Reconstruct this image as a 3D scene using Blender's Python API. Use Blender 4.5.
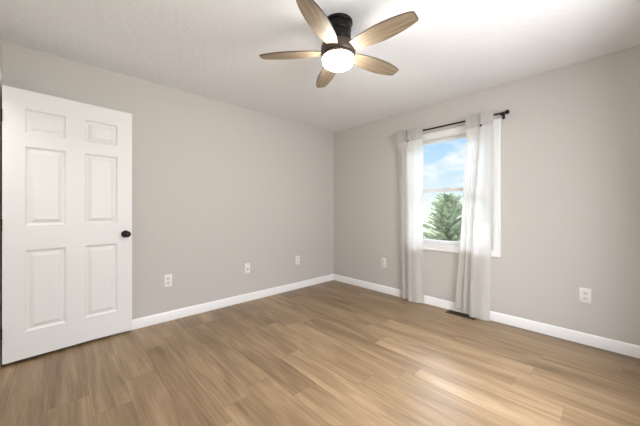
import bpy, bmesh, math, random
from mathutils import Vector, Matrix

for o in list(bpy.data.objects):
    bpy.data.objects.remove(o)
S = bpy.context.scene
C = S.collection
PI = math.pi

# ------------------------------------------------------------------ camera
# room axes: X along the left wall (0 = window wall), Y along the window wall (0 = left wall)
CAM = (-3.290, -3.187, 1.154)
HEAD = math.radians(46.918)
cd = bpy.data.cameras.new('camera')
cam = bpy.data.objects.new('camera', cd)
C.objects.link(cam)
cam.location = CAM
cam.rotation_euler = (PI / 2, 0, HEAD - PI / 2)
cd.sensor_width = 36
cd.lens = 276.0 / 640 * 36
cd.shift_y = -3.0 / 640
cd.clip_start = 0.02
S.camera = cam

# ------------------------------------------------------------------ sky, sun, exposure
SKY_STRENGTH = 0.72
HIGH_SKY = 24.0
SUN = 1.4
LAMP = 58.0
HALL = 9.0
BACK_FILL = 34.0
S.view_settings.view_transform = 'Standard'
S.view_settings.look = 'None'
S.view_settings.gamma = 1
S.view_settings.use_curve_mapping = False
S.view_settings.exposure = 0.70

world = bpy.data.worlds.new('sky')
S.world = world
world.use_nodes = True
nt = world.node_tree
nt.nodes.clear()
wo = nt.nodes.new('ShaderNodeOutputWorld')
bg = nt.nodes.new('ShaderNodeBackground')
tc = nt.nodes.new('ShaderNodeTexCoord')
sep = nt.nodes.new('ShaderNodeSeparateXYZ')
nt.links.new(tc.outputs['Generated'], sep.inputs[0])
ramp = nt.nodes.new('ShaderNodeValToRGB')
nt.links.new(sep.outputs['Z'], ramp.inputs[0])
e = ramp.color_ramp.elements
e[0].position = 0.0
e[0].color = (0.86, 0.90, 0.93, 1)
e[1].position = 1.0
e[1].color = (0.84, 0.90, 1.0, 1)
for p, c in ((0.06, (0.70, 0.83, 0.97, 1)), (0.16, (0.48, 0.71, 0.99, 1)), (0.25, (0.36, 0.62, 0.98, 1)), (0.36, (0.80, 0.88, 1.0, 1))):
    n = e.new(p)
    n.color = c
mp = nt.nodes.new('ShaderNodeMapping')
mp.inputs['Scale'].default_value = (1, 1, 2.4)
mp.inputs['Location'].default_value = (0.35, 0.1, 0.2)
nt.links.new(tc.outputs['Generated'], mp.inputs[0])
nz = nt.nodes.new('ShaderNodeTexNoise')
nz.inputs['Scale'].default_value = 9
nz.inputs['Detail'].default_value = 6
nz.inputs['Roughness'].default_value = 0.52
nt.links.new(mp.outputs[0], nz.inputs['Vector'])
cr = nt.nodes.new('ShaderNodeValToRGB')
cr.color_ramp.elements[0].position = 0.47
cr.color_ramp.elements[1].position = 0.66
cr.color_ramp.elements[1].color = (0.85, 0.85, 0.85, 1)
nt.links.new(nz.outputs['Fac'], cr.inputs[0])
mx = nt.nodes.new('ShaderNodeMix')
mx.data_type = 'RGBA'
nt.links.new(cr.outputs[0], mx.inputs['Factor'])
nt.links.new(ramp.outputs[0], mx.inputs['A'])
mx.inputs['B'].default_value = (0.93, 0.95, 0.98, 1)
nt.links.new(mx.outputs['Result'], bg.inputs['Color'])
hi = nt.nodes.new('ShaderNodeMapRange')          # the sky is much brighter high up than near the horizon
nt.links.new(sep.outputs['Z'], hi.inputs['Value'])
hi.inputs['From Min'].default_value = 0.25
hi.inputs['From Max'].default_value = 0.95
hi.inputs['To Min'].default_value = SKY_STRENGTH
hi.inputs['To Max'].default_value = SKY_STRENGTH * HIGH_SKY
nt.links.new(hi.outputs[0], bg.inputs['Strength'])
nt.links.new(bg.outputs[0], wo.inputs[0])

sd = bpy.data.lights.new('sun', 'SUN')
sd.energy = SUN
sd.angle = 0.02
sd.color = (1, 0.95, 0.85)
sun = bpy.data.objects.new('sun', sd)
sun.rotation_euler = Vector((0.55, -0.55, -0.62)).to_track_quat('-Z', 'Y').to_euler()
C.objects.link(sun)


def area(name, loc, direction, sx, sy, power, color):
    d = bpy.data.lights.new(name, 'AREA')
    d.shape = 'RECTANGLE'
    d.size = sx
    d.size_y = sy
    d.energy = power
    d.color = color
    o = bpy.data.objects.new(name, d)
    o.location = loc
    o.rotation_euler = Vector(direction).to_track_quat('-Z', 'Z').to_euler()
    C.objects.link(o)
    return o


# unseen hall lamp past the doorway, and fill light added behind the camera
area('hall_light', (-4.15, -0.75, 2.40), (0, 0, -1), 0.5, 0.9, HALL, (1, 0.98, 0.96))
area('rear_fill_light', (-1.75, -3.72, 1.45), (-0.25, 1, -0.12), 1.5, 1.2, BACK_FILL, (0.97, 0.98, 1))


# ------------------------------------------------------------------ helpers
def mat(name, color=(0.8, 0.8, 0.8), rough=0.5, metal=0.0, spec=0.5):
    m = bpy.data.materials.new(name)
    m.use_nodes = True
    b = m.node_tree.nodes['Principled BSDF']
    b.inputs['Base Color'].default_value = (*color, 1)
    b.inputs['Roughness'].default_value = rough
    b.inputs['Metallic'].default_value = metal
    b.inputs['Specular IOR Level'].default_value = spec
    return m


def N(m, t):
    return m.node_tree.nodes.new(t)


def L(m, a, b):
    m.node_tree.links.new(a, b)


def noise_bump(m, scale, strength, dist=0.002, detail=4, stretch=(1, 1, 1)):
    b = m.node_tree.nodes['Principled BSDF']
    t = N(m, 'ShaderNodeTexCoord')
    mpn = N(m, 'ShaderNodeMapping')
    mpn.inputs['Scale'].default_value = stretch
    L(m, t.outputs['Object'], mpn.inputs[0])
    n_ = N(m, 'ShaderNodeTexNoise')
    n_.inputs['Scale'].default_value = scale
    n_.inputs['Detail'].default_value = detail
    L(m, mpn.outputs[0], n_.inputs['Vector'])
    bu = N(m, 'ShaderNodeBump')
    bu.inputs['Strength'].default_value = strength
    bu.inputs['Distance'].default_value = dist
    L(m, n_.outputs['Fac'], bu.inputs['Height'])
    L(m, bu.outputs[0], b.inputs['Normal'])
    return n_


def link(name, bm, m, parent=None, smooth=True, angle=35):
    me = bpy.data.meshes.new(name)
    bmesh.ops.recalc_face_normals(bm, faces=bm.faces[:])
    bm.to_mesh(me)
    bm.free()
    for x in (m if isinstance(m, (list, tuple)) else [m]):
        me.materials.append(x)
    if smooth:
        me.shade_smooth()
        me.set_sharp_from_angle(angle=math.radians(angle))
    o = bpy.data.objects.new(name, me)
    C.objects.link(o)
    if parent:
        o.parent = parent
    return o


def struct(name, bm, m, parent=None, **k):
    o = link(name, bm, m, parent, **k)
    if parent is None:
        o['kind'] = 'structure'
    return o


def thing(name, label, cat, loc=(0, 0, 0), rot=(0, 0, 0), group=None):
    o = bpy.data.objects.new(name, None)
    o.empty_display_size = 0.1
    C.objects.link(o)
    o.location = loc
    o.rotation_euler = rot
    o['label'] = label
    o['category'] = cat
    if group:
        o['group'] = group
    return o


def box(bm, a, b, bev=0.0, seg=2):
    x0, y0, z0 = a
    x1, y1, z1 = b
    r = bmesh.ops.create_cube(bm, size=1)
    vs = r['verts']
    for v in vs:
        v.co = Vector(((x0 + x1) / 2 + v.co.x * (x1 - x0), (y0 + y1) / 2 + v.co.y * (y1 - y0), (z0 + z1) / 2 + v.co.z * (z1 - z0)))
    if bev:
        es = list({e_ for v in vs for e_ in v.link_edges})
        bmesh.ops.bevel(bm, geom=es, offset=bev, segments=seg, profile=0.5, affect='EDGES')
    return bm


def B():
    return bmesh.new()


def lathe(bm, prof, seg=48, mtx=None):
    """prof: list of (r, z) revolved about Z"""
    rings = []
    for r, z in prof:
        if r < 1e-6:
            rings.append([bm.verts.new((0, 0, z))])
        else:
            rings.append([bm.verts.new((r * math.cos(2 * PI * i / seg), r * math.sin(2 * PI * i / seg), z)) for i in range(seg)])
    for a, b in zip(rings, rings[1:]):
        for i in range(seg):
            j = (i + 1) % seg
            if len(a) == 1 and len(b) == 1:
                continue
            if len(a) == 1:
                bm.faces.new((a[0], b[i], b[j]))
            elif len(b) == 1:
                bm.faces.new((a[i], a[j], b[0]))
            else:
                bm.faces.new((a[i], a[j], b[j], b[i]))
    if mtx is not None:
        vs = [v for r in rings for v in r]
        bmesh.ops.transform(bm, matrix=mtx, verts=vs)
    return bm


def prism(bm, prof, p0, p1, up=Vector((0, 0, 1)), out=None):
    """extrude closed 2-D profile (out, up) from p0 to p1"""
    p0, p1 = Vector(p0), Vector(p1)
    a = [bm.verts.new(p0 + out * x + up * y) for x, y in prof]
    b = [bm.verts.new(p1 + out * x + up * y) for x, y in prof]
    k = len(prof)
    for i in range(k):
        j = (i + 1) % k
        bm.faces.new((a[i], a[j], b[j], b[i]))
    bm.faces.new(a)
    bm.faces.new(b[::-1])
    return bm


# ------------------------------------------------------------------ materials
M_wall = mat('greige_wall_paint', (0.603, 0.574, 0.538), 0.62, spec=0.3)
noise_bump(M_wall, 260, 0.08, 0.001)
M_ceil = mat('textured_ceiling_paint', (0.87, 0.875, 0.885), 0.85, spec=0.2)
noise_bump(M_ceil, 26, 0.6, 0.010, 5)
M_trim = mat('white_trim_paint', (0.90, 0.895, 0.885), 0.35)
M_door = mat('white_door_paint', (0.84, 0.83, 0.815), 0.42)
noise_bump(M_door, 60, 0.06, 0.001, 3, (6, 6, 0.5))
M_black = mat('matte_black_metal', (0.012, 0.011, 0.011), 0.33, 0.6)
M_bronze = mat('dark_bronze_metal', (0.10, 0.08, 0.065), 0.42, 0.7)
M_rod = mat('black_iron_rod', (0.02, 0.018, 0.017), 0.4, 0.6)
M_plate = mat('white_plastic_plate', (0.86, 0.845, 0.82), 0.3)
M_recept = mat('white_plastic_receptacle', (0.74, 0.73, 0.71), 0.35)
M_slot = mat('dark_slot', (0.03, 0.03, 0.03), 0.6)
M_vinyl = mat('white_vinyl_sash', (0.85, 0.85, 0.85), 0.35)
M_reg = mat('brown_register_metal', (0.055, 0.035, 0.02), 0.4, 0.4)
M_dark = mat('dark_duct', (0.012, 0.01, 0.009), 0.8)
M_seam = mat('plank_seam', (0.13, 0.085, 0.05), 0.7)

# floor planks: per-plank tone attribute + stretched grain
M_floor = mat('oak_vinyl_plank', (0.5, 0.33, 0.19), 0.36, spec=0.4)
bs = M_floor.node_tree.nodes['Principled BSDF']
at = N(M_floor, 'ShaderNodeAttribute')
at.attribute_name = 'tone'
sx = N(M_floor, 'ShaderNodeSeparateXYZ')
L(M_floor, at.outputs['Vector'], sx.inputs[0])
t_ = N(M_floor, 'ShaderNodeTexCoord')
off = N(M_floor, 'ShaderNodeVectorMath')
off.operation = 'MULTIPLY'
L(M_floor, at.outputs['Vector'], off.inputs[0])
off.inputs[1].default_value = (0, 37, 53)
ad = N(M_floor, 'ShaderNodeVectorMath')
ad.operation = 'ADD'
L(M_floor, t_.outputs['Object'], ad.inputs[0])
L(M_floor, off.outputs[0], ad.inputs[1])


def stretched_noise(sc, stretch, detail, rough, dist=0.0):
    m_ = N(M_floor, 'ShaderNodeMapping')
    m_.inputs['Scale'].default_value = stretch
    L(M_floor, ad.outputs[0], m_.inputs[0])
    n_ = N(M_floor, 'ShaderNodeTexNoise')
    n_.inputs['Scale'].default_value = sc
    n_.inputs['Detail'].default_value = detail
    n_.inputs['Roughness'].default_value = rough
    n_.inputs['Distortion'].default_value = dist
    L(M_floor, m_.outputs[0], n_.inputs['Vector'])
    return n_.outputs['Fac']


def madd(a, k, c):
    n_ = N(M_floor, 'ShaderNodeMath')
    n_.operation = 'MULTIPLY_ADD'
    L(M_floor, a, n_.inputs[0])
    n_.inputs[1].default_value = k
    if isinstance(c, (int, float)):
        n_.inputs[2].default_value = c
    else:
        L(M_floor, c, n_.inputs[2])
    return n_.outputs[0]


g1 = stretched_noise(5.0, (2.0, 0.24, 1), 4, 0.55, 0.7)      # broad cloudy figure
g2 = stretched_noise(40.0, (1.6, 0.06, 1), 5, 0.6)           # fine grain
v = madd(sx.outputs['X'], 0.38, madd(g1, 0.95, madd(g2, 0.55, -0.475)))
fr = N(M_floor, 'ShaderNodeValToRGB')
fe = fr.color_ramp.elements
fe[0].position = 0.12
fe[0].color = (0.130, 0.082, 0.042, 1)
fe[1].position = 0.92
fe[1].color = (0.45, 0.322, 0.194, 1)
for p, c in ((0.38, (0.222, 0.146, 0.079, 1)), (0.60, (0.315, 0.213, 0.121, 1))):
    n = fe.new(p)
    n.color = c
L(M_floor, v, fr.inputs[0])
L(M_floor, fr.outputs[0], bs.inputs['Base Color'])
bu = N(M_floor, 'ShaderNodeBump')
bu.inputs['Strength'].default_value = 0.12
bu.inputs['Distance'].default_value = 0.001
L(M_floor, g2, bu.inputs['Height'])
L(M_floor, bu.outputs[0], bs.inputs['Normal'])

# fan blade wood, grain along local X
M_blade = mat('weathered_oak_blade', (0.4, 0.3, 0.2), 0.5)
b_ = M_blade.node_tree.nodes['Principled BSDF']
t1 = N(M_blade, 'ShaderNodeTexCoord')
m1 = N(M_blade, 'ShaderNodeMapping')
m1.inputs['Scale'].default_value = (1.2, 22, 22)
L(M_blade, t1.outputs['Object'], m1.inputs[0])
n1 = N(M_blade, 'ShaderNodeTexNoise')
n1.inputs['Scale'].default_value = 4
n1.inputs['Detail'].default_value = 6
n1.inputs['Roughness'].default_value = 0.62
L(M_blade, m1.outputs[0], n1.inputs['Vector'])
r1 = N(M_blade, 'ShaderNodeValToRGB')
r1.color_ramp.elements[0].position = 0.33
r1.color_ramp.elements[0].color = (0.17, 0.122, 0.08, 1)
r1.color_ramp.elements[1].position = 0.68
r1.color_ramp.elements[1].color = (0.37, 0.285, 0.19, 1)
L(M_blade, n1.outputs['Fac'], r1.inputs[0])
L(M_blade, r1.outputs[0], b_.inputs['Base Color'])
M_edge = mat('dark_blade_edge', (0.055, 0.04, 0.028), 0.5)

# lit diffuser
M_lamp = mat('lit_frosted_diffuser', (0.9, 0.9, 0.88), 0.5)
lb = M_lamp.node_tree.nodes['Principled BSDF']
lb.inputs['Emission Color'].default_value = (1, 0.965, 0.92, 1)
lb.inputs['Emission Strength'].default_value = LAMP

# sheer linen
def linen(name, sheer, trans, k=1.0):
    m = bpy.data.materials.new(name)
    m.use_nodes = True
    t = m.node_tree
    t.nodes.clear()
    out = t.nodes.new('ShaderNodeOutputMaterial')
    tcn = t.nodes.new('ShaderNodeTexCoord')
    fac = None
    waves = []
    for sc in ((260, 260, 6), (5, 5, 300)):
        mm = t.nodes.new('ShaderNodeMapping')
        mm.inputs['Scale'].default_value = sc
        t.links.new(tcn.outputs['Object'], mm.inputs[0])
        nn = t.nodes.new('ShaderNodeTexNoise')
        nn.inputs['Scale'].default_value = 1.0
        nn.inputs['Detail'].default_value = 2
        t.links.new(mm.outputs[0], nn.inputs['Vector'])
        waves.append(nn.outputs['Fac'])
    av = t.nodes.new('ShaderNodeMath')
    av.operation = 'ADD'
    t.links.new(waves[0], av.inputs[0])
    t.links.new(waves[1], av.inputs[1])
    rp = t.nodes.new('ShaderNodeValToRGB')
    rp.color_ramp.elements[0].position = 0.35
    rp.color_ramp.elements[0].color = (0.70 * k, 0.685 * k, 0.655 * k, 1)
    rp.color_ramp.elements[1].position = 0.75
    rp.color_ramp.elements[1].color = (0.88 * k, 0.87 * k, 0.85 * k, 1)
    half = t.nodes.new('ShaderNodeMath')
    half.operation = 'MULTIPLY'
    half.inputs[1].default_value = 0.5
    t.links.new(av.outputs[0], half.inputs[0])
    t.links.new(half.outputs[0], rp.inputs[0])
    d = t.nodes.new('ShaderNodeBsdfDiffuse')
    tr = t.nodes.new('ShaderNodeBsdfTranslucent')
    tp = t.nodes.new('ShaderNodeBsdfTransparent')
    t.links.new(rp.outputs[0], d.inputs[0])
    tr.inputs[0].default_value = (0.93, 0.92, 0.90, 1)
    a = t.nodes.new('ShaderNodeMixShader')
    a.inputs[0].default_value = trans
    t.links.new(d.outputs[0], a.inputs[1])
    t.links.new(tr.outputs[0], a.inputs[2])
    b = t.nodes.new('ShaderNodeMixShader')
    b.inputs[0].default_value = sheer
    t.links.new(a.outputs[0], b.inputs[1])
    t.links.new(tp.outputs[0], b.inputs[2])
    t.links.new(b.outputs[0], out.inputs[0])
    return m


M_sheer = linen('sheer_linen', 0.10, 0.58)
M_cuff = linen('doubled_linen', 0.02, 0.25, 0.72)

# window glass
M_glass = bpy.data.materials.new('window_glass')
M_glass.use_nodes = True
t = M_glass.node_tree
t.nodes.clear()
out = t.nodes.new('ShaderNodeOutputMaterial')
tp = t.nodes.new('ShaderNodeBsdfTransparent')
gl = t.nodes.new('ShaderNodeBsdfGlossy')
gl.inputs['Roughness'].default_value = 0.02
fz = t.nodes.new('ShaderNodeFresnel')
fz.inputs[0].default_value = 1.45
ms = t.nodes.new('ShaderNodeMixShader')
t.links.new(fz.outputs[0], ms.inputs[0])
t.links.new(tp.outputs[0], ms.inputs[1])
t.links.new(gl.outputs[0], ms.inputs[2])
t.links.new(ms.outputs[0], out.inputs[0])


def foliage_mat(name, c0, c1):
    m = mat(name, c0, 0.7, spec=0.2)
    b = m.node_tree.nodes['Principled BSDF']
    tcn = N(m, 'ShaderNodeTexCoord')
    n_ = N(m, 'ShaderNodeTexNoise')
    n_.inputs['Scale'].default_value = 6
    n_.inputs['Detail'].default_value = 5
    L(m, tcn.outputs['Object'], n_.inputs['Vector'])
    r = N(m, 'ShaderNodeValToRGB')
    r.color_ramp.elements[0].position = 0.35
    r.color_ramp.elements[0].color = (*c0, 1)
    r.color_ramp.elements[1].position = 0.65
    r.color_ramp.elements[1].color = (*c1, 1)
    L(m, n_.outputs['Fac'], r.inputs[0])
    L(m, r.outputs[0], b.inputs['Base Color'])
    return m


M_needle = foliage_mat('spruce_needles', (0.115, 0.18, 0.125), (0.33, 0.36, 0.235))
M_leaf = foliage_mat('hazed_leaves', (0.48, 0.55, 0.44), (0.68, 0.72, 0.58))  # distance haze and overexposure mixed into the leaf colour
M_bark = mat('bark', (0.16, 0.11, 0.08), 0.9)
noise_bump(M_bark, 18, 0.8, 0.02, 4, (1, 1, 0.2))
M_grass = foliage_mat('dry_lawn', (0.10, 0.105, 0.07), (0.15, 0.15, 0.105))

# ------------------------------------------------------------------ room shell
H = 2.44
X3, YB = -3.62, -3.55          # third wall face, rear wall face
T = 0.14

# floor: planks run along Y
random.seed(11)
bm = B()
tone = bm.faces.layers.float_color.new('tone') if hasattr(bm.faces.layers, 'float_color') else None
W = 0.1855
x_start = -2.795
joints = {0: -0.54, -1: -0.93, 2: -0.33, 3: -1.82, 8: -1.764, 9: -1.5, 7: -2.222, 5: -0.808, 11: -2.2}
tones = {(0, -1): .30, (3, 0): .22, (3, -1): .55, (8, -1): .80, (9, 0): .62, (7, -1): .74, (2, -1): .50, (-1, -1): .52, (-1, 0): .50, (2, 0): .42, (1, 0): .62,
         (0, 0): .60}
plank_tones = []
k0 = math.floor((X3 - 0.14 - x_start) / W)
k1 = math.ceil((0 - x_start) / W)
for k in range(k0, k1):
    xa = max(x_start + k * W, X3 - 0.14)
    xb = min(x_start + (k + 1) * W, 0.0)
    if xb - xa < 0.002:
        continue
    j = joints.get(k, -random.uniform(0.1, 1.3))
    PL = 1.22 if k not in (3,) else 1.5
    for q in range(-4, 4):
        ya, yb = max(j + q * PL, YB - T), min(j + (q + 1) * PL, 0.0)
        if yb - ya < 0.002:
            continue
        g = 0.0006
        vs = [bm.verts.new(p) for p in ((xa + g, ya + g, 0), (xb - g, ya + g, 0), (xb - g, yb - g, 0), (xa + g, yb - g, 0))]
        bm.faces.new(vs)
        tn = tones.get((k, q), min(0.8, max(0.2, random.gauss(0.5, 0.13))))
        plank_tones.append((tn, random.random(), random.random(), 1))
nplank = len(bm.faces)
box(bm, (X3 - 0.14, YB - T, -0.12), (T, T, -0.0012))
fm = bpy.data.meshes.new('floor')
bmesh.ops.recalc_face_normals(bm, faces=bm.faces[:])
bm.faces.ensure_lookup_table()
for f_ in bm.faces[:nplank]:
    if f_.normal.z < 0:
        f_.normal_flip()
for f_ in bm.faces[nplank:]:
    f_.material_index = 1
bm.to_mesh(fm)
bm.free()
fm.materials.append(M_floor)
fm.materials.append(M_seam)
if 'tone' in fm.attributes:
    fm.attributes.remove(fm.attributes['tone'])
attr = fm.attributes.new('tone', 'FLOAT_COLOR', 'CORNER')
for i, p in enumerate(fm.polygons):
    c = plank_tones[i] if i < nplank else (0.5, 0, 0, 1)
    for li in p.loop_indices:
        attr.data[li].color = c
floor = bpy.data.objects.new('floor', fm)
C.objects.link(floor)
floor['kind'] = 'structure'

bm = B()
box(bm, (X3 - T, YB - T, H), (T, T, H + 0.15))
struct('ceiling', bm, M_ceil, smooth=False)

bm = B()
box(bm, (X3 - T, 0, -0.12), (T, T, H))
struct('wall_left', bm, M_wall, smooth=False)

# window opening in the window wall
WY0, WY1, WZ0, WZ1 = -2.326, -1.350, 0.728, 2.030
bm = B()
for a, b in (((0, WY1, -0.12), (T, 0, H)), ((0, YB - T, -0.12), (T, WY0, H)),
             ((0, WY0, -0.12), (T, WY1, WZ0)), ((0, WY0, WZ1), (T, WY1, H))):
    box(bm, a, b)
struct('wall_right', bm, M_wall, smooth=False)

# third wall with the doorway the open door belongs to
DY0, DY1, DZ = -0.965, -0.130, 2.085
bm = B()
for a, b in (((X3 - T, DY1, -0.12), (X3, 0, H)), ((X3 - T, YB - T, -0.12), (X3, DY0, H)), ((X3 - T, DY0, DZ), (X3, DY1, H))):
    box(bm, a, b)
struct('wall_front', bm, M_wall, smooth=False)

# rear wall, behind the camera, with an added opening for the fill light
RX0, RX1, RZ0, RZ1 = -2.5, -1.0, 0.85, 2.05
bm = B()
for a, b in (((X3, YB - T, -0.12), (RX0, YB, H)), ((RX1, YB - T, -0.12), (0, YB, H)),
             ((RX0, YB - T, -0.12), (RX1, YB, RZ0)), ((RX0, YB - T, RZ1), (RX1, YB, H))):
    box(bm, a, b)
struct('wall_back', bm, M_wall, smooth=False)

# baseboards: flat face with an eased, stepped top
BP = [(0, 0), (0.014, 0), (0.014, 0.066), (0.0115, 0.073), (0.0115, 0.078), (0.008, 0.087), (0.004, 0.0935), (0, 0.095)]
bm = prism(B(), BP, (X3 + 0.07, 0, 0), (0, 0, 0), out=Vector((0, -1, 0)))
struct('baseboard_left', bm, M_trim)
bm = prism(B(), BP, (0, -0.014, 0), (0, YB, 0), out=Vector((-1, 0, 0)))
struct('baseboard_right', bm, M_trim)
bm = prism(B(), BP, (X3, YB, 0), (-0.014, YB, 0), out=Vector((0, 1, 0)))
struct('baseboard_back', bm, M_trim)
bm = prism(B(), BP, (X3, YB + 0.014, 0), (X3, DY0 - 0.065, 0), out=Vector((1, 0, 0)))
struct('baseboard_front', bm, M_trim)

# doorway lining
bm = B()
box(bm, (X3 - T, DY1 - 0.003, 0), (X3 - 0.001, DY1 + 0.014, DZ))
box(bm, (X3 - T, DY0 - 0.014, 0), (X3 - 0.001, DY0 + 0.003, DZ))
box(bm, (X3 - T, DY0, DZ - 0.003), (X3 - 0.001, DY1, DZ + 0.014))
box(bm, (X3 - 0.001, DY0 - 0.062, 0), (X3 + 0.012, DY0 - 0.002, DZ + 0.06), 0.003)
box(bm, (X3 - 0.001, DY0 - 0.002, DZ), (X3 + 0.012, DY1, DZ + 0.06), 0.003)
struct('trim_1', bm, M_trim)

# hall beyond the doorway
bm = B()
box(bm, (-4.60, -1.70, -0.12), (X3 - T, 0.35, -0.001))
box(bm, (-4.60, -1.70, H), (X3 - T, 0.35, H + 0.1))
box(bm, (-4.60, 0.25, 0), (X3 - T, 0.35, H))
box(bm, (-4.60, -1.70, 0), (X3 - T, -1.60, H))
box(bm, (-4.70, -1.70, -0.12), (-4.60, 0.35, H + 0.1))
struct('wall_hall', bm, M_wall, smooth=False)

# ------------------------------------------------------------------ door_1 : open six-panel door
DA = Vector((-3.608, -0.136, 0.025))
DB = Vector((-2.803, -0.051, 0.025))
dw, dh, dt = 0.8095, 2.042, 0.035
door = thing('door_1', 'white six-panel door standing open against the left wall', 'door', DA, (0, 0, math.atan2(DB.y - DA.y, DB.x - DA.x)))
door['kind'] = 'structure'
# local: x from hinge, y = 0 front face (room side is -y), z up
px_ = [(0.115, 0.345), (0.464, 0.694)]
pz_ = [(0.203, 0.822), (1.010, 1.613), (1.717, 1.900)]


def slab(bm):
    """stiles and rails with panel holes at the front, solid back"""
    xs = sorted({0, dw, *[x for p in px_ for x in p]})
    zs = sorted({0, dh, *[z for p in pz_ for z in p]})
    grid = {(i, j): bm.verts.new((x, 0, z)) for i, x in enumerate(xs) for j, z in enumerate(zs)}
    back = {}
    for i in range(len(xs) - 1):
        for j in range(len(zs) - 1):
            hole = any(abs(xs[i] - p[0]) < 1e-6 for p in px_) and any(abs(zs[j] - q[0]) < 1e-6 for q in pz_)
            if not hole:
                bm.faces.new((grid[i, j], grid[i + 1, j], grid[i + 1, j + 1], grid[i, j + 1]))
    # back and sides
    v = {}
    for x in (0, dw):
        for z in (0, dh):
            v[x, z] = bm.verts.new((x, dt, z))
    bm.faces.new((v[0, 0], v[0, dh], v[dw, dh], v[dw, 0]))
    nx, nz_ = len(xs) - 1, len(zs) - 1
    bm.faces.new([grid[0, j] for j in range(nz_ + 1)] + [v[0, dh], v[0, 0]])
    bm.faces.new([grid[nx, j] for j in range(nz_, -1, -1)] + [v[dw, 0], v[dw, dh]])
    bm.faces.new([grid[i, 0] for i in range(nx, -1, -1)] + [v[0, 0], v[dw, 0]])
    bm.faces.new([grid[i, nz_] for i in range(nx + 1)] + [v[dw, dh], v[0, dh]])
    return bm


link('door_slab', slab(B()), M_door, door, smooth=False)
for (xa, xb) in px_:
    for (za, zb) in pz_:
        bm = B()
        steps = [(0, 0.0), (0.004, 0.007), (0.011, 0.013), (0.017, 0.014), (0.022, 0.014), (0.044, 0.0045), (0.048, 0.003)]
        rings = []
        for ins, dep in steps:
            rings.append([bm.verts.new(p) for p in ((xa + ins, dep, za + ins), (xb - ins, dep, za + ins), (xb - ins, dep, zb - ins), (xa + ins, dep, zb - ins))])
        for a, b in zip(rings, rings[1:]):
            for i in range(4):
                j = (i + 1) % 4
                bm.faces.new((a[i], a[j], b[j], b[i]))
        bm.faces.new(rings[-1])
        o = link('door_panel', bm, M_door, door, smooth=False)
kn = thing('door_knob', '', '')
del kn['label']
del kn['category']
bpy.data.objects.remove(kn)
rotf = Matrix.Translation((0.757, 0, 0.905)) @ Matrix.Rotation(PI / 2, 4, 'X')
bm = lathe(B(), [(0, 0.0), (0.033, 0.0), (0.033, 0.005), (0.029, 0.010), (0.014, 0.012), (0.012, 0.022), (0.012, 0.032), (0.020, 0.036), (0.0275, 0.044), (0.0295, 0.053),
                 (0.0275, 0.061), (0.021, 0.067), (0.012, 0.0695), (0, 0.070)], 40, rotf)
knob = link('door_knob', bm, M_black, door, angle=50)
knob['label'] = 'round black door knob'
for z in (0.22, 1.02, 1.82):
    bm = B()
    lathe(bm, [(0, z - 0.045), (0.0045, z - 0.045), (0.0045, z + 0.045), (0, z + 0.045)], 16, Matrix.Translation((-0.004, -0.003, 0)))
    link('hinge', bm, M_black, door)
bm = B()
box(bm, (dw - 0.0004, 0.005, 0.875), (dw + 0.0012, 0.030, 0.935), 0.0004, 1)
link('latch_plate', bm, M_black, door)

# ------------------------------------------------------------------ window_1
win = thing('window_1', 'white double-hung window behind the sheer curtains', 'window', (0, 0, 0))
win['kind'] = 'structure'
CP = [(0, 0), (0, 0.062), (-0.016, 0.062), (-0.018, 0.056), (-0.018, 0.046), (-0.013, 0.040), (-0.012, 0.016), (-0.010, 0.004), (-0.006, 0)]
bm = B()


def casing(bm, y0, y1, z0, z1):
    """mitred picture-frame casing round the opening"""
    cor = [((y0, z0), (-1, -1)), ((y1, z0), (1, -1)), ((y1, z1), (1, 1)), ((y0, z1), (-1, 1))]
    rings = [[bm.verts.new((x, c[0] + s[0] * w, c[1] + s[1] * w)) for x, w in CP] for c, s in cor]
    for q in range(4):
        a, b = rings[q], rings[(q + 1) % 4]
        for i in range(len(CP)):
            j = (i + 1) % len(CP)
            bm.faces.new((a[i], a[j], b[j], b[i]))
    return bm


casing(bm, WY0, WY1, WZ0, WZ1)
link('window_casing', bm, M_trim, win)
# jamb liner
bm = B()
g = 0.012
for a, b in (((0.001, WY0, WZ0), (T, WY0 + g, WZ1)), ((0.001, WY1 - g, WZ0), (T, WY1, WZ1)), ((0.001, WY0 + g, WZ1 - g), (T, WY1 - g, WZ1))):
    box(bm, a, b)
link('window_jamb', bm, M_trim, win, smooth=False)
bm = B()
box(bm, (-0.004, WY0 + 0.0005, WZ0), (T + 0.03, WY1 - 0.0005, WZ0 + 0.014), 0.003)
link('window_sill', bm, M_trim, win)


def sash(name, x0, x1, z0, z1, rb, rt):
    y0, y1 = WY0 + g + 0.001, WY1 - g - 0.001
    sw = 0.042
    bm = B()
    box(bm, (x0, y0, z0), (x1, y0 + sw, z1), 0.003)
    box(bm, (x0, y1 - sw, z0), (x1, y1, z1), 0.003)
    box(bm, (x0, y0 + sw - 0.002, z0), (x1, y1 - sw + 0.002, z0 + rb), 0.003)
    box(bm, (x0, y0 + sw - 0.002, z1 - rt), (x1, y1 - sw + 0.002, z1), 0.003)
    s = link(name, bm, M_vinyl, win)
    bm = B()
    xm = (x0 + x1) / 2
    box(bm, (xm - 0.002, y0 + sw - 0.004, z0 + rb - 0.004), (xm + 0.002, y1 - sw + 0.004, z1 - rt + 0.004))
    p = link('glass_pane', bm, M_glass, s, smooth=False)
    p.matrix_parent_inverse = Matrix()
    return s


sash('upper_sash', 0.078, 0.104, 1.374, WZ1 - g - 0.001, 0.044, 0.034)
lower = sash('lower_sash', 0.046, 0.074, WZ0 + 0.015, 1.412, 0.042, 0.040)
bm = B()
box(bm, (0.030, -1.87, 1.4125), (0.062, -1.81, 1.424), 0.003)
link('sash_lock', bm, M_vinyl, lower)

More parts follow.
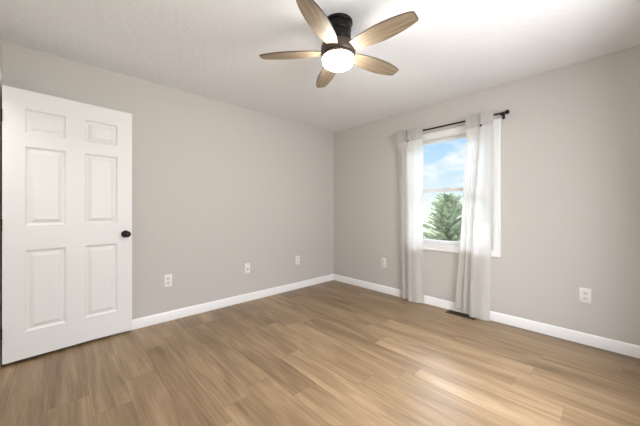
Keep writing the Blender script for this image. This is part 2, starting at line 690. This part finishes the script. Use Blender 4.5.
# frame added round the fill-light opening behind the camera
fill_win = thing('fill_window_2', 'added opening for fill light in the wall behind the camera', 'window')
fill_win['kind'] = 'structure'
bm = B()
for a, b in (((RX0, YB - 0.10, RZ0), (RX0 + 0.05, YB - 0.06, RZ1)), ((RX1 - 0.05, YB - 0.10, RZ0), (RX1, YB - 0.06, RZ1)),
             ((RX0 + 0.05, YB - 0.10, RZ0), (RX1 - 0.05, YB - 0.06, RZ0 + 0.05)), ((RX0 + 0.05, YB - 0.10, RZ1 - 0.05), (RX1 - 0.05, YB - 0.06, RZ1))):
    box(bm, a, b)
link('fill_window_frame', bm, M_vinyl, fill_win, smooth=False)

# ------------------------------------------------------------------ ceiling fan
FX, FY = -1.902, -1.886
fan = thing('ceiling_fan', 'flush-mount black ceiling fan with five oak-toned blades and lit round lamp', 'ceiling fan', (FX, FY, H))
bm = lathe(B(), [(0, 0), (0.099, 0), (0.099, -0.012), (0.095, -0.018), (0.089, -0.020), (0.089, -0.062), (0.087, -0.068), (0.083, -0.072), (0.083, -0.076),
                 (0.087, -0.080), (0.087, -0.115), (0.079, -0.134), (0.062, -0.146), (0, -0.146)], 64)
link('canopy', bm, M_black, fan)
bm = lathe(B(), [(0, -0.140), (0.060, -0.140), (0.100, -0.150), (0.115, -0.160), (0.118, -0.170), (0.118, -0.216), (0.114, -0.224), (0.106, -0.228), (0, -0.228)], 64)
link('motor_housing', bm, M_bronze, fan)
bm = lathe(B(), [(0, -0.228), (0.110, -0.228), (0.111, -0.233), (0.111, -0.240), (0.108, -0.244), (0, -0.244)], 64)
link('lamp_holder', bm, M_bronze, fan)
bm = lathe(B(), [(0.104, -0.244), (0.1065, -0.250), (0.1075, -0.260), (0.1065, -0.271), (0.102, -0.281), (0.091, -0.290), (0.070, -0.2965), (0.040, -0.3005), (0, -0.302)], 64)
link('lamp_diffuser', bm, M_lamp, fan, angle=60)['label'] = 'lit white round diffuser'

PITCH = math.radians(-10)
ZB = -0.203
prof_t = [0.085, 0.11, 0.14, 0.18, 0.22, 0.27, 0.32, 0.37, 0.42, 0.46, 0.49, 0.515, 0.530, 0.538, 0.541]
prof_a = [0.028, 0.034, 0.041, 0.0485, 0.0545, 0.0595, 0.062, 0.0615, 0.058, 0.053, 0.048, 0.0425, 0.038, 0.033, 0.026]   # leading side
prof_b = [0.028, 0.033, 0.038, 0.0435, 0.048, 0.0515, 0.053, 0.0520, 0.048, 0.0425, 0.0375, 0.032, 0.027, 0.021, 0.012]   # trailing side


PT = [0.085 + (q - 0.085) * 1.02 for q in prof_t]


def blade_bm():
    bm = B()
    th = 0.0032
    outline = [(t, a) for t, a in zip(PT, [p * 1.2 for p in prof_a])] + [(t, -b) for t, b in zip(PT[::-1], [p * 1.22 for p in prof_b[::-1]])]
    loops = []
    for ins, z in ((0.0045, th), (0, th * 0.4), (0, -th * 0.4), (0.0035, -th)):
        cx = 0.32
        ring = []
        for x, y in outline:
            k = max(0.0, 1 - ins / 0.055)
            ring.append(bm.verts.new((x - (ins if x > 0.535 else 0), y * k, z)))
        loops.append(ring)
    n_ = len(outline)
    for li, (a, b) in enumerate(zip(loops, loops[1:])):
        for i in range(n_):
            j = (i + 1) % n_
            f_ = bm.faces.new((a[i], a[j], b[j], b[i]))
            f_.material_index = 1
    for ring in (loops[0], loops[-1]):
        half = len(prof_t)
        for i in range(half - 1):
            bm.faces.new((ring[i], ring[i + 1], ring[n_ - 2 - i], ring[n_ - 1 - i]))
    return bm


for k in range(5):
    ang = math.radians(-85.3 + 72 * k)
    bl = link('fan_blade', blade_bm(), [M_blade, M_edge], fan, angle=20)
    bl.rotation_euler = (Matrix.Rotation(ang, 4, 'Z') @ Matrix.Rotation(PITCH, 4, 'X')).to_euler()
    bl.location = (0, 0, ZB)
    bm = B()
    box(bm, (0.090, -0.020, 0.0040), (0.185, 0.020, 0.0075), 0.0015)
    ir = link('blade_iron', bm, M_bronze, bl)

# ------------------------------------------------------------------ curtain rod
RXX, RZZ = -0.085, 2.120
RY0, RY1 = -2.432, -1.305
rod = thing('curtain_rod', 'black iron curtain rod with round end knobs above the window', 'curtain rod', (RXX, (RY0 + RY1) / 2, RZZ))
ymid = (RY0 + RY1) / 2
alongY = Matrix.Rotation(-PI / 2, 4, 'X')
bm = lathe(B(), [(0, RY0 - ymid), (0.0095, RY0 - ymid), (0.0095, RY1 - ymid), (0, RY1 - ymid)], 24, alongY)
link('rod', bm, M_rod, rod)
for s, y in ((-1, RY0), (1, RY1)):
    bm = lathe(B(), [(0, 0.0), (0.013, 0.0), (0.013, 0.008), (0.010, 0.012), (0.014, 0.018), (0.0205, 0.025), (0.0225, 0.034), (0.0205, 0.043), (0.012, 0.051), (0, 0.053)], 28,
               Matrix.Translation((0, y - ymid - s * 0.006, 0)) @ (alongY if s > 0 else Matrix.Rotation(PI / 2, 4, 'X')))
    link('finial', bm, M_rod, rod)
for y in (-2.412, -1.335):
    bm = B()
    box(bm, (0.0735, y - ymid - 0.012, -0.040), (0.085, y - ymid + 0.012, 0.025), 0.003)
    box(bm, (-0.006, y - ymid - 0.006, -0.022), (0.075, y - ymid + 0.006, -0.012), 0.002)
    box(bm, (-0.014, y - ymid - 0.006, -0.022), (-0.0095, y - ymid + 0.006, 0.004), 0.001)
    box(bm, (-0.014, y - ymid - 0.006, -0.022), (0.014, y - ymid + 0.006, -0.0095), 0.001)
    link('bracket', bm, M_rod, rod)


# ------------------------------------------------------------------ curtains
def lerp(tab, z):
    for (z0, a), (z1, b) in zip(tab, tab[1:]):
        if z <= z1:
            t = (z - z0) / (z1 - z0)
            t = max(0, min(1, t))
            return a + (b - a) * t
    return tab[-1][1]


def curtain_point(s, z, cfg, push=0.0):
    l, m, r = lerp(cfg['L'], z), lerp(cfg['M'], z), lerp(cfg['R'], z)
    hi = max(0, min(1, (z - 1.95) / 0.15))                 # tighter pleats at the heading
    low = 1 - hi
    ph = cfg['ph']
    spread = 0.6 + 0.4 * (1 - z / 2.2)
    if s < 0.5:
        u = s / 0.5
        y = l + (m - 0.012 - l) * u
        x = -0.062 - 0.016 * u + (0.010 * hi + 0.020 * low * spread) * math.sin(2 * PI * cfg['n1'] * u + ph + 0.35 * math.sin(2.1 * z))
        x += 0.004 * math.sin(2 * PI * 2 * cfg['n1'] * u + 3 * z)
    elif s < 0.58:
        u = (s - 0.5) / 0.08
        w = u * u * (3 - 2 * u)
        y = m - 0.012 + 0.024 * math.sin(PI * u)
        xa = curtain_x_end(z, cfg)
        x = xa + (-0.128 - xa) * w
    else:
        u = (s - 0.58) / 0.42
        y = m - 0.012 + (r - m + 0.012) * u
        x = -0.128 + 0.030 * u * u + 0.013 * low * spread * math.sin(2 * PI * cfg['n2'] * u) * math.sin(PI * min(1, u * 4) / 2) \
            + 0.004 * math.sin(9 * u + 2.5 * z) * u
    x = min(x, -0.024)
    if z > 1.9:                                            # keep clear of / wrapped in front of the rod
        k = min(1, (z - 1.9) / 0.12)
        x = x * (1 - k) + (min(x, -0.112) + 0.0035 * math.sin(2 * PI * 13 * s) * (1.0 if s < 0.5 else 0.35)) * k
    return Vector((x - push, y, z))


def curtain_x_end(z, cfg):
    hi = max(0, min(1, (z - 1.95) / 0.15))
    low = 1 - hi
    spread = 0.6 + 0.4 * (1 - z / 2.2)
    return -0.078 + (0.010 * hi + 0.020 * low * spread) * math.sin(2 * PI * cfg['n1'] + cfg['ph'] + 0.35 * math.sin(2.1 * z)) + 0.004 * math.sin(4 * PI * cfg['n1'] + 3 * z)


def sheet(cfg, z0f, z1, push, nu=150, nv=80, s0=0.0, s1=1.0):
    bm = B()
    rows = []
    for j in range(nv + 1):
        row = []
        for i in range(nu + 1):
            s = s0 + (s1 - s0) * i / nu
            zb = z0f(s)
            z = zb + (z1 - zb) * j / nv
            row.append(bm.verts.new(curtain_point(s, z, cfg, push)))
        rows.append(row)
    for j in range(nv):
        for i in range(nu):
            bm.faces.new((rows[j][i], rows[j][i + 1], rows[j + 1][i + 1], rows[j + 1][i]))
    return bm


def make_curtain(label, cfg):
    t = thing('curtain', label, 'curtain', group='sheer curtains at the window')
    link('fabric_panel', sheet(cfg, cfg['hem'], 2.150, 0.0), M_sheer, t, angle=80)
    # doubled, pleated heading with its lower edge loose
    link('heading', sheet(cfg, lambda s: cfg['cuff'], 2.152, 0.005, 150, 14), M_cuff, t, angle=80)
    p = curtain_point(0.60, cfg['cuff'] + 0.006, cfg, 0.006)
    bm = lathe(B(), [(0, 0), (0.009, 0), (0.011, 0.003), (0.009, 0.006), (0, 0.007)], 20, Matrix.Translation(p) @ Matrix.Rotation(-PI / 2, 4, 'Y'))
    link('button', bm, M_rod, t)
    # rod sleeve behind the heading
    bm = B()
    l, r = lerp(cfg['L'], 2.12), lerp(cfg['R'], 2.12)
    for z in (RZZ + 0.016,):
        n_ = 24
        prev = None
        for i in range(n_ + 1):
            y = l + (r - l) * i / n_
            ring = [bm.verts.new((-0.106 + 0.034 * math.sin(a), y, RZZ + 0.026 * math.cos(a))) for a in [PI * q / 8 for q in range(9)]]
            if prev:
                for q in range(8):
                    bm.faces.new((prev[q], prev[q + 1], ring[q + 1], ring[q]))
            prev = ring
    link('rod_pocket', bm, M_cuff, t, angle=80)
    return t


make_curtain('sheer white linen curtain left of the window, hanging straight to the floor',
             dict(L=[(0, -1.265), (2.2, -1.250)], M=[(0, -1.42), (2.2, -1.400)], R=[(0, -1.612), (1.0, -1.598), (2.2, -1.603)], n1=2, n2=1.5, ph=0.6,
                  hem=lambda s: 0.014 + 0.018 * max(0, s - 0.5), cuff=2.010))
make_curtain('sheer white linen curtain right of the window, its inner edge swept over the floor vent',
             dict(L=[(0, -1.940), (0.3, -1.958), (0.6, -1.99), (0.95, -2.018), (1.4, -2.04), (2.2, -2.092)], M=[(0, -2.135), (1.0, -2.16), (2.2, -2.235)],
                  R=[(0, -2.312), (1.0, -2.33), (2.2, -2.352)], n1=2.5, n2=1.0, ph=2.0,
                  hem=lambda s: 0.075 - 0.055 * min(1, s / 0.5), cuff=2.020))


# ------------------------------------------------------------------ wall plates
def plate_common(t, w=0.074, h=0.128):
    bm = B()
    # local: x across, y = 0 wall face and -y into the room, z up
    rings = []
    for ins, d in ((0, -0.0003), (0.0, 0.003), (0.002, 0.0055), (0.006, 0.0068)):
        rings.append([bm.verts.new((sx_ * (w / 2 - ins), -d, sz_ * (h / 2 - ins))) for sx_, sz_ in ((-1, -1), (1, -1), (1, 1), (-1, 1))])
    for a, b in zip(rings, rings[1:]):
        for i in range(4):
            j = (i + 1) % 4
            bm.faces.new((a[i], a[j], b[j], b[i]))
    bm.faces.new(rings[-1])
    bm.faces.new(rings[0][::-1])
    return link('plate', bm, M_plate, t)


def screw(t, z):
    bm = lathe(B(), [(0, 0.0068), (0.0035, 0.0068), (0.003, 0.0080), (0, 0.0083)], 14, Matrix.Translation((0, 0, z)) @ Matrix.Rotation(PI / 2, 4, 'X'))
    return link('screw', bm, M_recept, t)


def duplex(label, loc, rz):
    t = thing('wall_outlet', label, 'outlet', loc, (0, 0, rz), 'wall plates above the baseboards')
    plate_common(t)
    for dz in (-0.0225, 0.0225):
        bm = B()
        n_ = 24
        ring = []
        for i in range(n_):
            a = 2 * PI * i / n_
            ring.append((0.0185 * math.cos(a), max(-0.0155, min(0.0155, 0.0185 * math.sin(a)))))
        lo = [bm.verts.new((x, -0.0066, dz + z)) for x, z in ring]
        up = [bm.verts.new((x * 0.96, -0.0086, dz + z * 0.96)) for x, z in ring]
        for i in range(n_):
            j = (i + 1) % n_
            bm.faces.new((lo[i], lo[j], up[j], up[i]))
        bm.faces.new(up)
        r = link('receptacle', bm, M_recept, t)
        for x, hgt in ((-0.0064, 0.009), (0.0064, 0.007)):
            bm = B()
            box(bm, (x - 0.0011, -0.0090, dz + 0.003 - hgt / 2), (x + 0.0011, -0.0084, dz + 0.003 + hgt / 2))
            link('slot', bm, M_slot, r, smooth=False)
        bm = lathe(B(), [(0, 0.0084), (0.0024, 0.0084), (0.0024, 0.0090), (0, 0.0090)], 12, Matrix.Translation((0, 0, dz - 0.0075)) @ Matrix.Rotation(PI / 2, 4, 'X'))
        link('ground_hole', bm, M_slot, r)
    screw(t, 0)
    return t


ZO = 0.417
duplex('white outlet plate on the left wall nearest the open door', (-2.480, 0, ZO), 0)
duplex('white outlet plate on the left wall nearest the far corner of the room', (-0.762, 0, ZO), 0)
duplex('white outlet plate on the window wall between far corner and left curtain', (0, -0.974, ZO), -PI / 2)
duplex('white outlet plate on the window wall to the right of the curtains', (0, -3.012, ZO), -PI / 2)
cx = thing('cable_jack', 'white wall plate with one dark cable connector, between two left-wall outlets', 'wall plate', (-1.571, 0, ZO), (0, 0, 0), 'wall plates above the baseboards')
plate_common(cx, 0.070, 0.122)
bm = lathe(B(), [(0, 0.0066), (0.0085, 0.0066), (0.0085, 0.009), (0.0062, 0.009), (0.0062, 0.018), (0.0045, 0.018), (0.0040, 0.012), (0, 0.012)], 18,
           Matrix.Translation((0, 0, -0.012)) @ Matrix.Rotation(PI / 2, 4, 'X'))
link('connector', bm, mat('dull_nickel', (0.16, 0.15, 0.14), 0.4, 0.7), cx)['label'] = 'dark threaded cable connector'
screw(cx, 0.042)
screw(cx, -0.042)

# ------------------------------------------------------------------ floor register under the right curtain
rg = thing('floor_vent', 'brown metal floor vent under the right curtain by the baseboard', 'floor vent', (-0.080, -2.030, 0.0))
rw, rl = 0.112, 0.300
bm = B()
bw = 0.014
for a, b in (((-rw / 2, -rl / 2, 0), (-rw / 2 + bw, rl / 2, 0.006)), ((rw / 2 - bw, -rl / 2, 0), (rw / 2, rl / 2, 0.006)),
             ((-rw / 2 + bw, -rl / 2, 0), (rw / 2 - bw, -rl / 2 + bw, 0.006)), ((-rw / 2 + bw, rl / 2 - bw, 0), (rw / 2 - bw, rl / 2, 0.006))):
    box(bm, a, b, 0.0015, 1)
link('frame', bm, M_reg, rg)
bm = B()
box(bm, (-rw / 2 + bw, -rl / 2 + bw, 0.0002), (rw / 2 - bw, rl / 2 - bw, 0.0012))
link('duct_opening', bm, M_dark, rg, smooth=False)
for i in range(15):
    y = -rl / 2 + bw + (i + 0.5) * (rl - 2 * bw) / 15
    bm = B()
    box(bm, (-rw / 2 + bw - 0.001, y - 0.003, 0.0012), (rw / 2 - bw + 0.001, y + 0.003, 0.0052))
    link('louver', bm, M_reg, rg, smooth=False)

# ------------------------------------------------------------------ outside
GZ = -2.9
bm = B()
box(bm, (0.6, -40, GZ - 0.3), (90, 60, GZ))
g_ = struct('ground', bm, M_grass, smooth=False)


def needle(bm, p, d, ln, w):
    d = d.normalized()
    s = d.cross(Vector((0, 0, 1)))
    if s.length < 1e-3:
        s = Vector((1, 0, 0))
    s.normalize()
    u = s.cross(d)
    for q in (s, u):
        a, b = bm.verts.new(p - q * w), bm.verts.new(p + q * w)
        c = bm.verts.new(p + d * ln)
        bm.faces.new((a, b, c))


def tube(bm, p0, p1, r0, r1, seg=8):
    p0, p1 = Vector(p0), Vector(p1)
    d = (p1 - p0).normalized()
    s = d.orthogonal().normalized()
    u = d.cross(s)
    a = [bm.verts.new(p0 + (s * math.cos(2 * PI * i / seg) + u * math.sin(2 * PI * i / seg)) * r0) for i in range(seg)]
    b = [bm.verts.new(p1 + (s * math.cos(2 * PI * i / seg) + u * math.sin(2 * PI * i / seg)) * r1) for i in range(seg)]
    for i in range(seg):
        j = (i + 1) % seg
        bm.faces.new((a[i], a[j], b[j], b[i]))
    bm.faces.new(a)
    bm.faces.new(b[::-1])


def conifer(label, loc, h, rad, seed):
    rnd = random.Random(seed)
    t = thing('spruce_tree', label, 'tree', loc)
    bm = B()
    tube(bm, (0, 0, 0), (0, 0, h * 0.97), 0.075, 0.012)
    fb = B()
    z = 0.35
    while z < h:
        f = (h - z) / (h - 0.35)
        r = rad * (f ** 0.58) + 0.05
        nb = max(4, int(6 + 9 * f))
        a0 = rnd.uniform(0, 6.28)
        for i in range(nb):
            a = a0 + 2 * PI * i / nb + rnd.uniform(-.2, .2)
            rr = r * rnd.uniform(0.72, 1.12)
            tilt = rnd.uniform(0.05, 0.30) + 0.5 * (1 - f)
            dirv = Vector((math.cos(a), math.sin(a), tilt))
            p0 = Vector((0, 0, z))
            p1 = p0 + dirv * rr
            if f < 0.75:
                tube(bm, p0, p1, 0.010, 0.003, 5)
            m = max(4, int(rr / 0.055))
            for k in range(1, m + 1):
                q = p0 + dirv * rr * (k / m)
                side = Vector((-math.sin(a), math.cos(a), 0))
                w = 0.20 * (1 - 0.6 * k / m) * min(1, rr / 0.4 + .35)
                for sgn in (-1, 1):
                    d = (side * sgn + dirv * rnd.uniform(0.4, 1.0) + Vector((0, 0, rnd.uniform(-.3, .5))))
                    needle(fb, q, d, w * rnd.uniform(0.8, 1.4), 0.022)
                needle(fb, q, Vector((rnd.uniform(-.4, .4), rnd.uniform(-.4, .4), 1)) + dirv * 0.5, 0.11, 0.02)
            needle(fb, p1, dirv, 0.14, 0.025)
        z += 0.13 * (0.55 + 0.6 * f)
    needle(fb, Vector((0, 0, h - 0.06)), Vector((0, 0, 1)), 0.22, 0.02)
    link('trunk', bm, M_bark, t)
    link('foliage', fb, M_needle, t, smooth=False)
    return t


def leafy(label, loc, h, rad, seed):
    rnd = random.Random(seed)
    t = thing('leafy_tree', label, 'tree', loc)
    bm = B()
    tube(bm, (0, 0, 0), (0, 0, h * 0.55), 0.14, 0.08)
    cen = []
    for i in range(16):
        a = rnd.uniform(0, 6.28)
        zz = rnd.uniform(0.35, 0.92)
        rr = rad * math.sqrt(max(0, 1 - ((zz - 0.6) / 0.42) ** 2)) * rnd.uniform(0.2, 0.75)
        c = Vector((math.cos(a) * rr, math.sin(a) * rr, zz * h))
        cen.append(c)
        tube(bm, (0, 0, h * min(0.5, zz * 0.7)), c, 0.04, 0.012, 6)
    fb = B()
    for c in cen:
        for i in range(260):
            d = Vector((rnd.gauss(0, 1), rnd.gauss(0, 1), rnd.gauss(0, 0.8)))
            p = c + d.normalized() * rad * 0.42 * rnd.uniform(0.5, 1) ** 0.5
            needle(fb, p, Vector((rnd.gauss(0, 1), rnd.gauss(0, 1), rnd.gauss(0, 1))), 0.22, 0.07)
    link('trunk', bm, M_bark, t)
    link('foliage', fb, M_leaf, t, smooth=False)
    return t


conifer('green spruce tree whose top fills the lower window pane', (7.0, 0.98, GZ), 4.56, 1.55, 5)
leafy('leafy tree in haze-lightened colour beyond the spruce, at the left edge of the lower pane', (16.0, 7.2, GZ), 5.2, 1.9, 8)
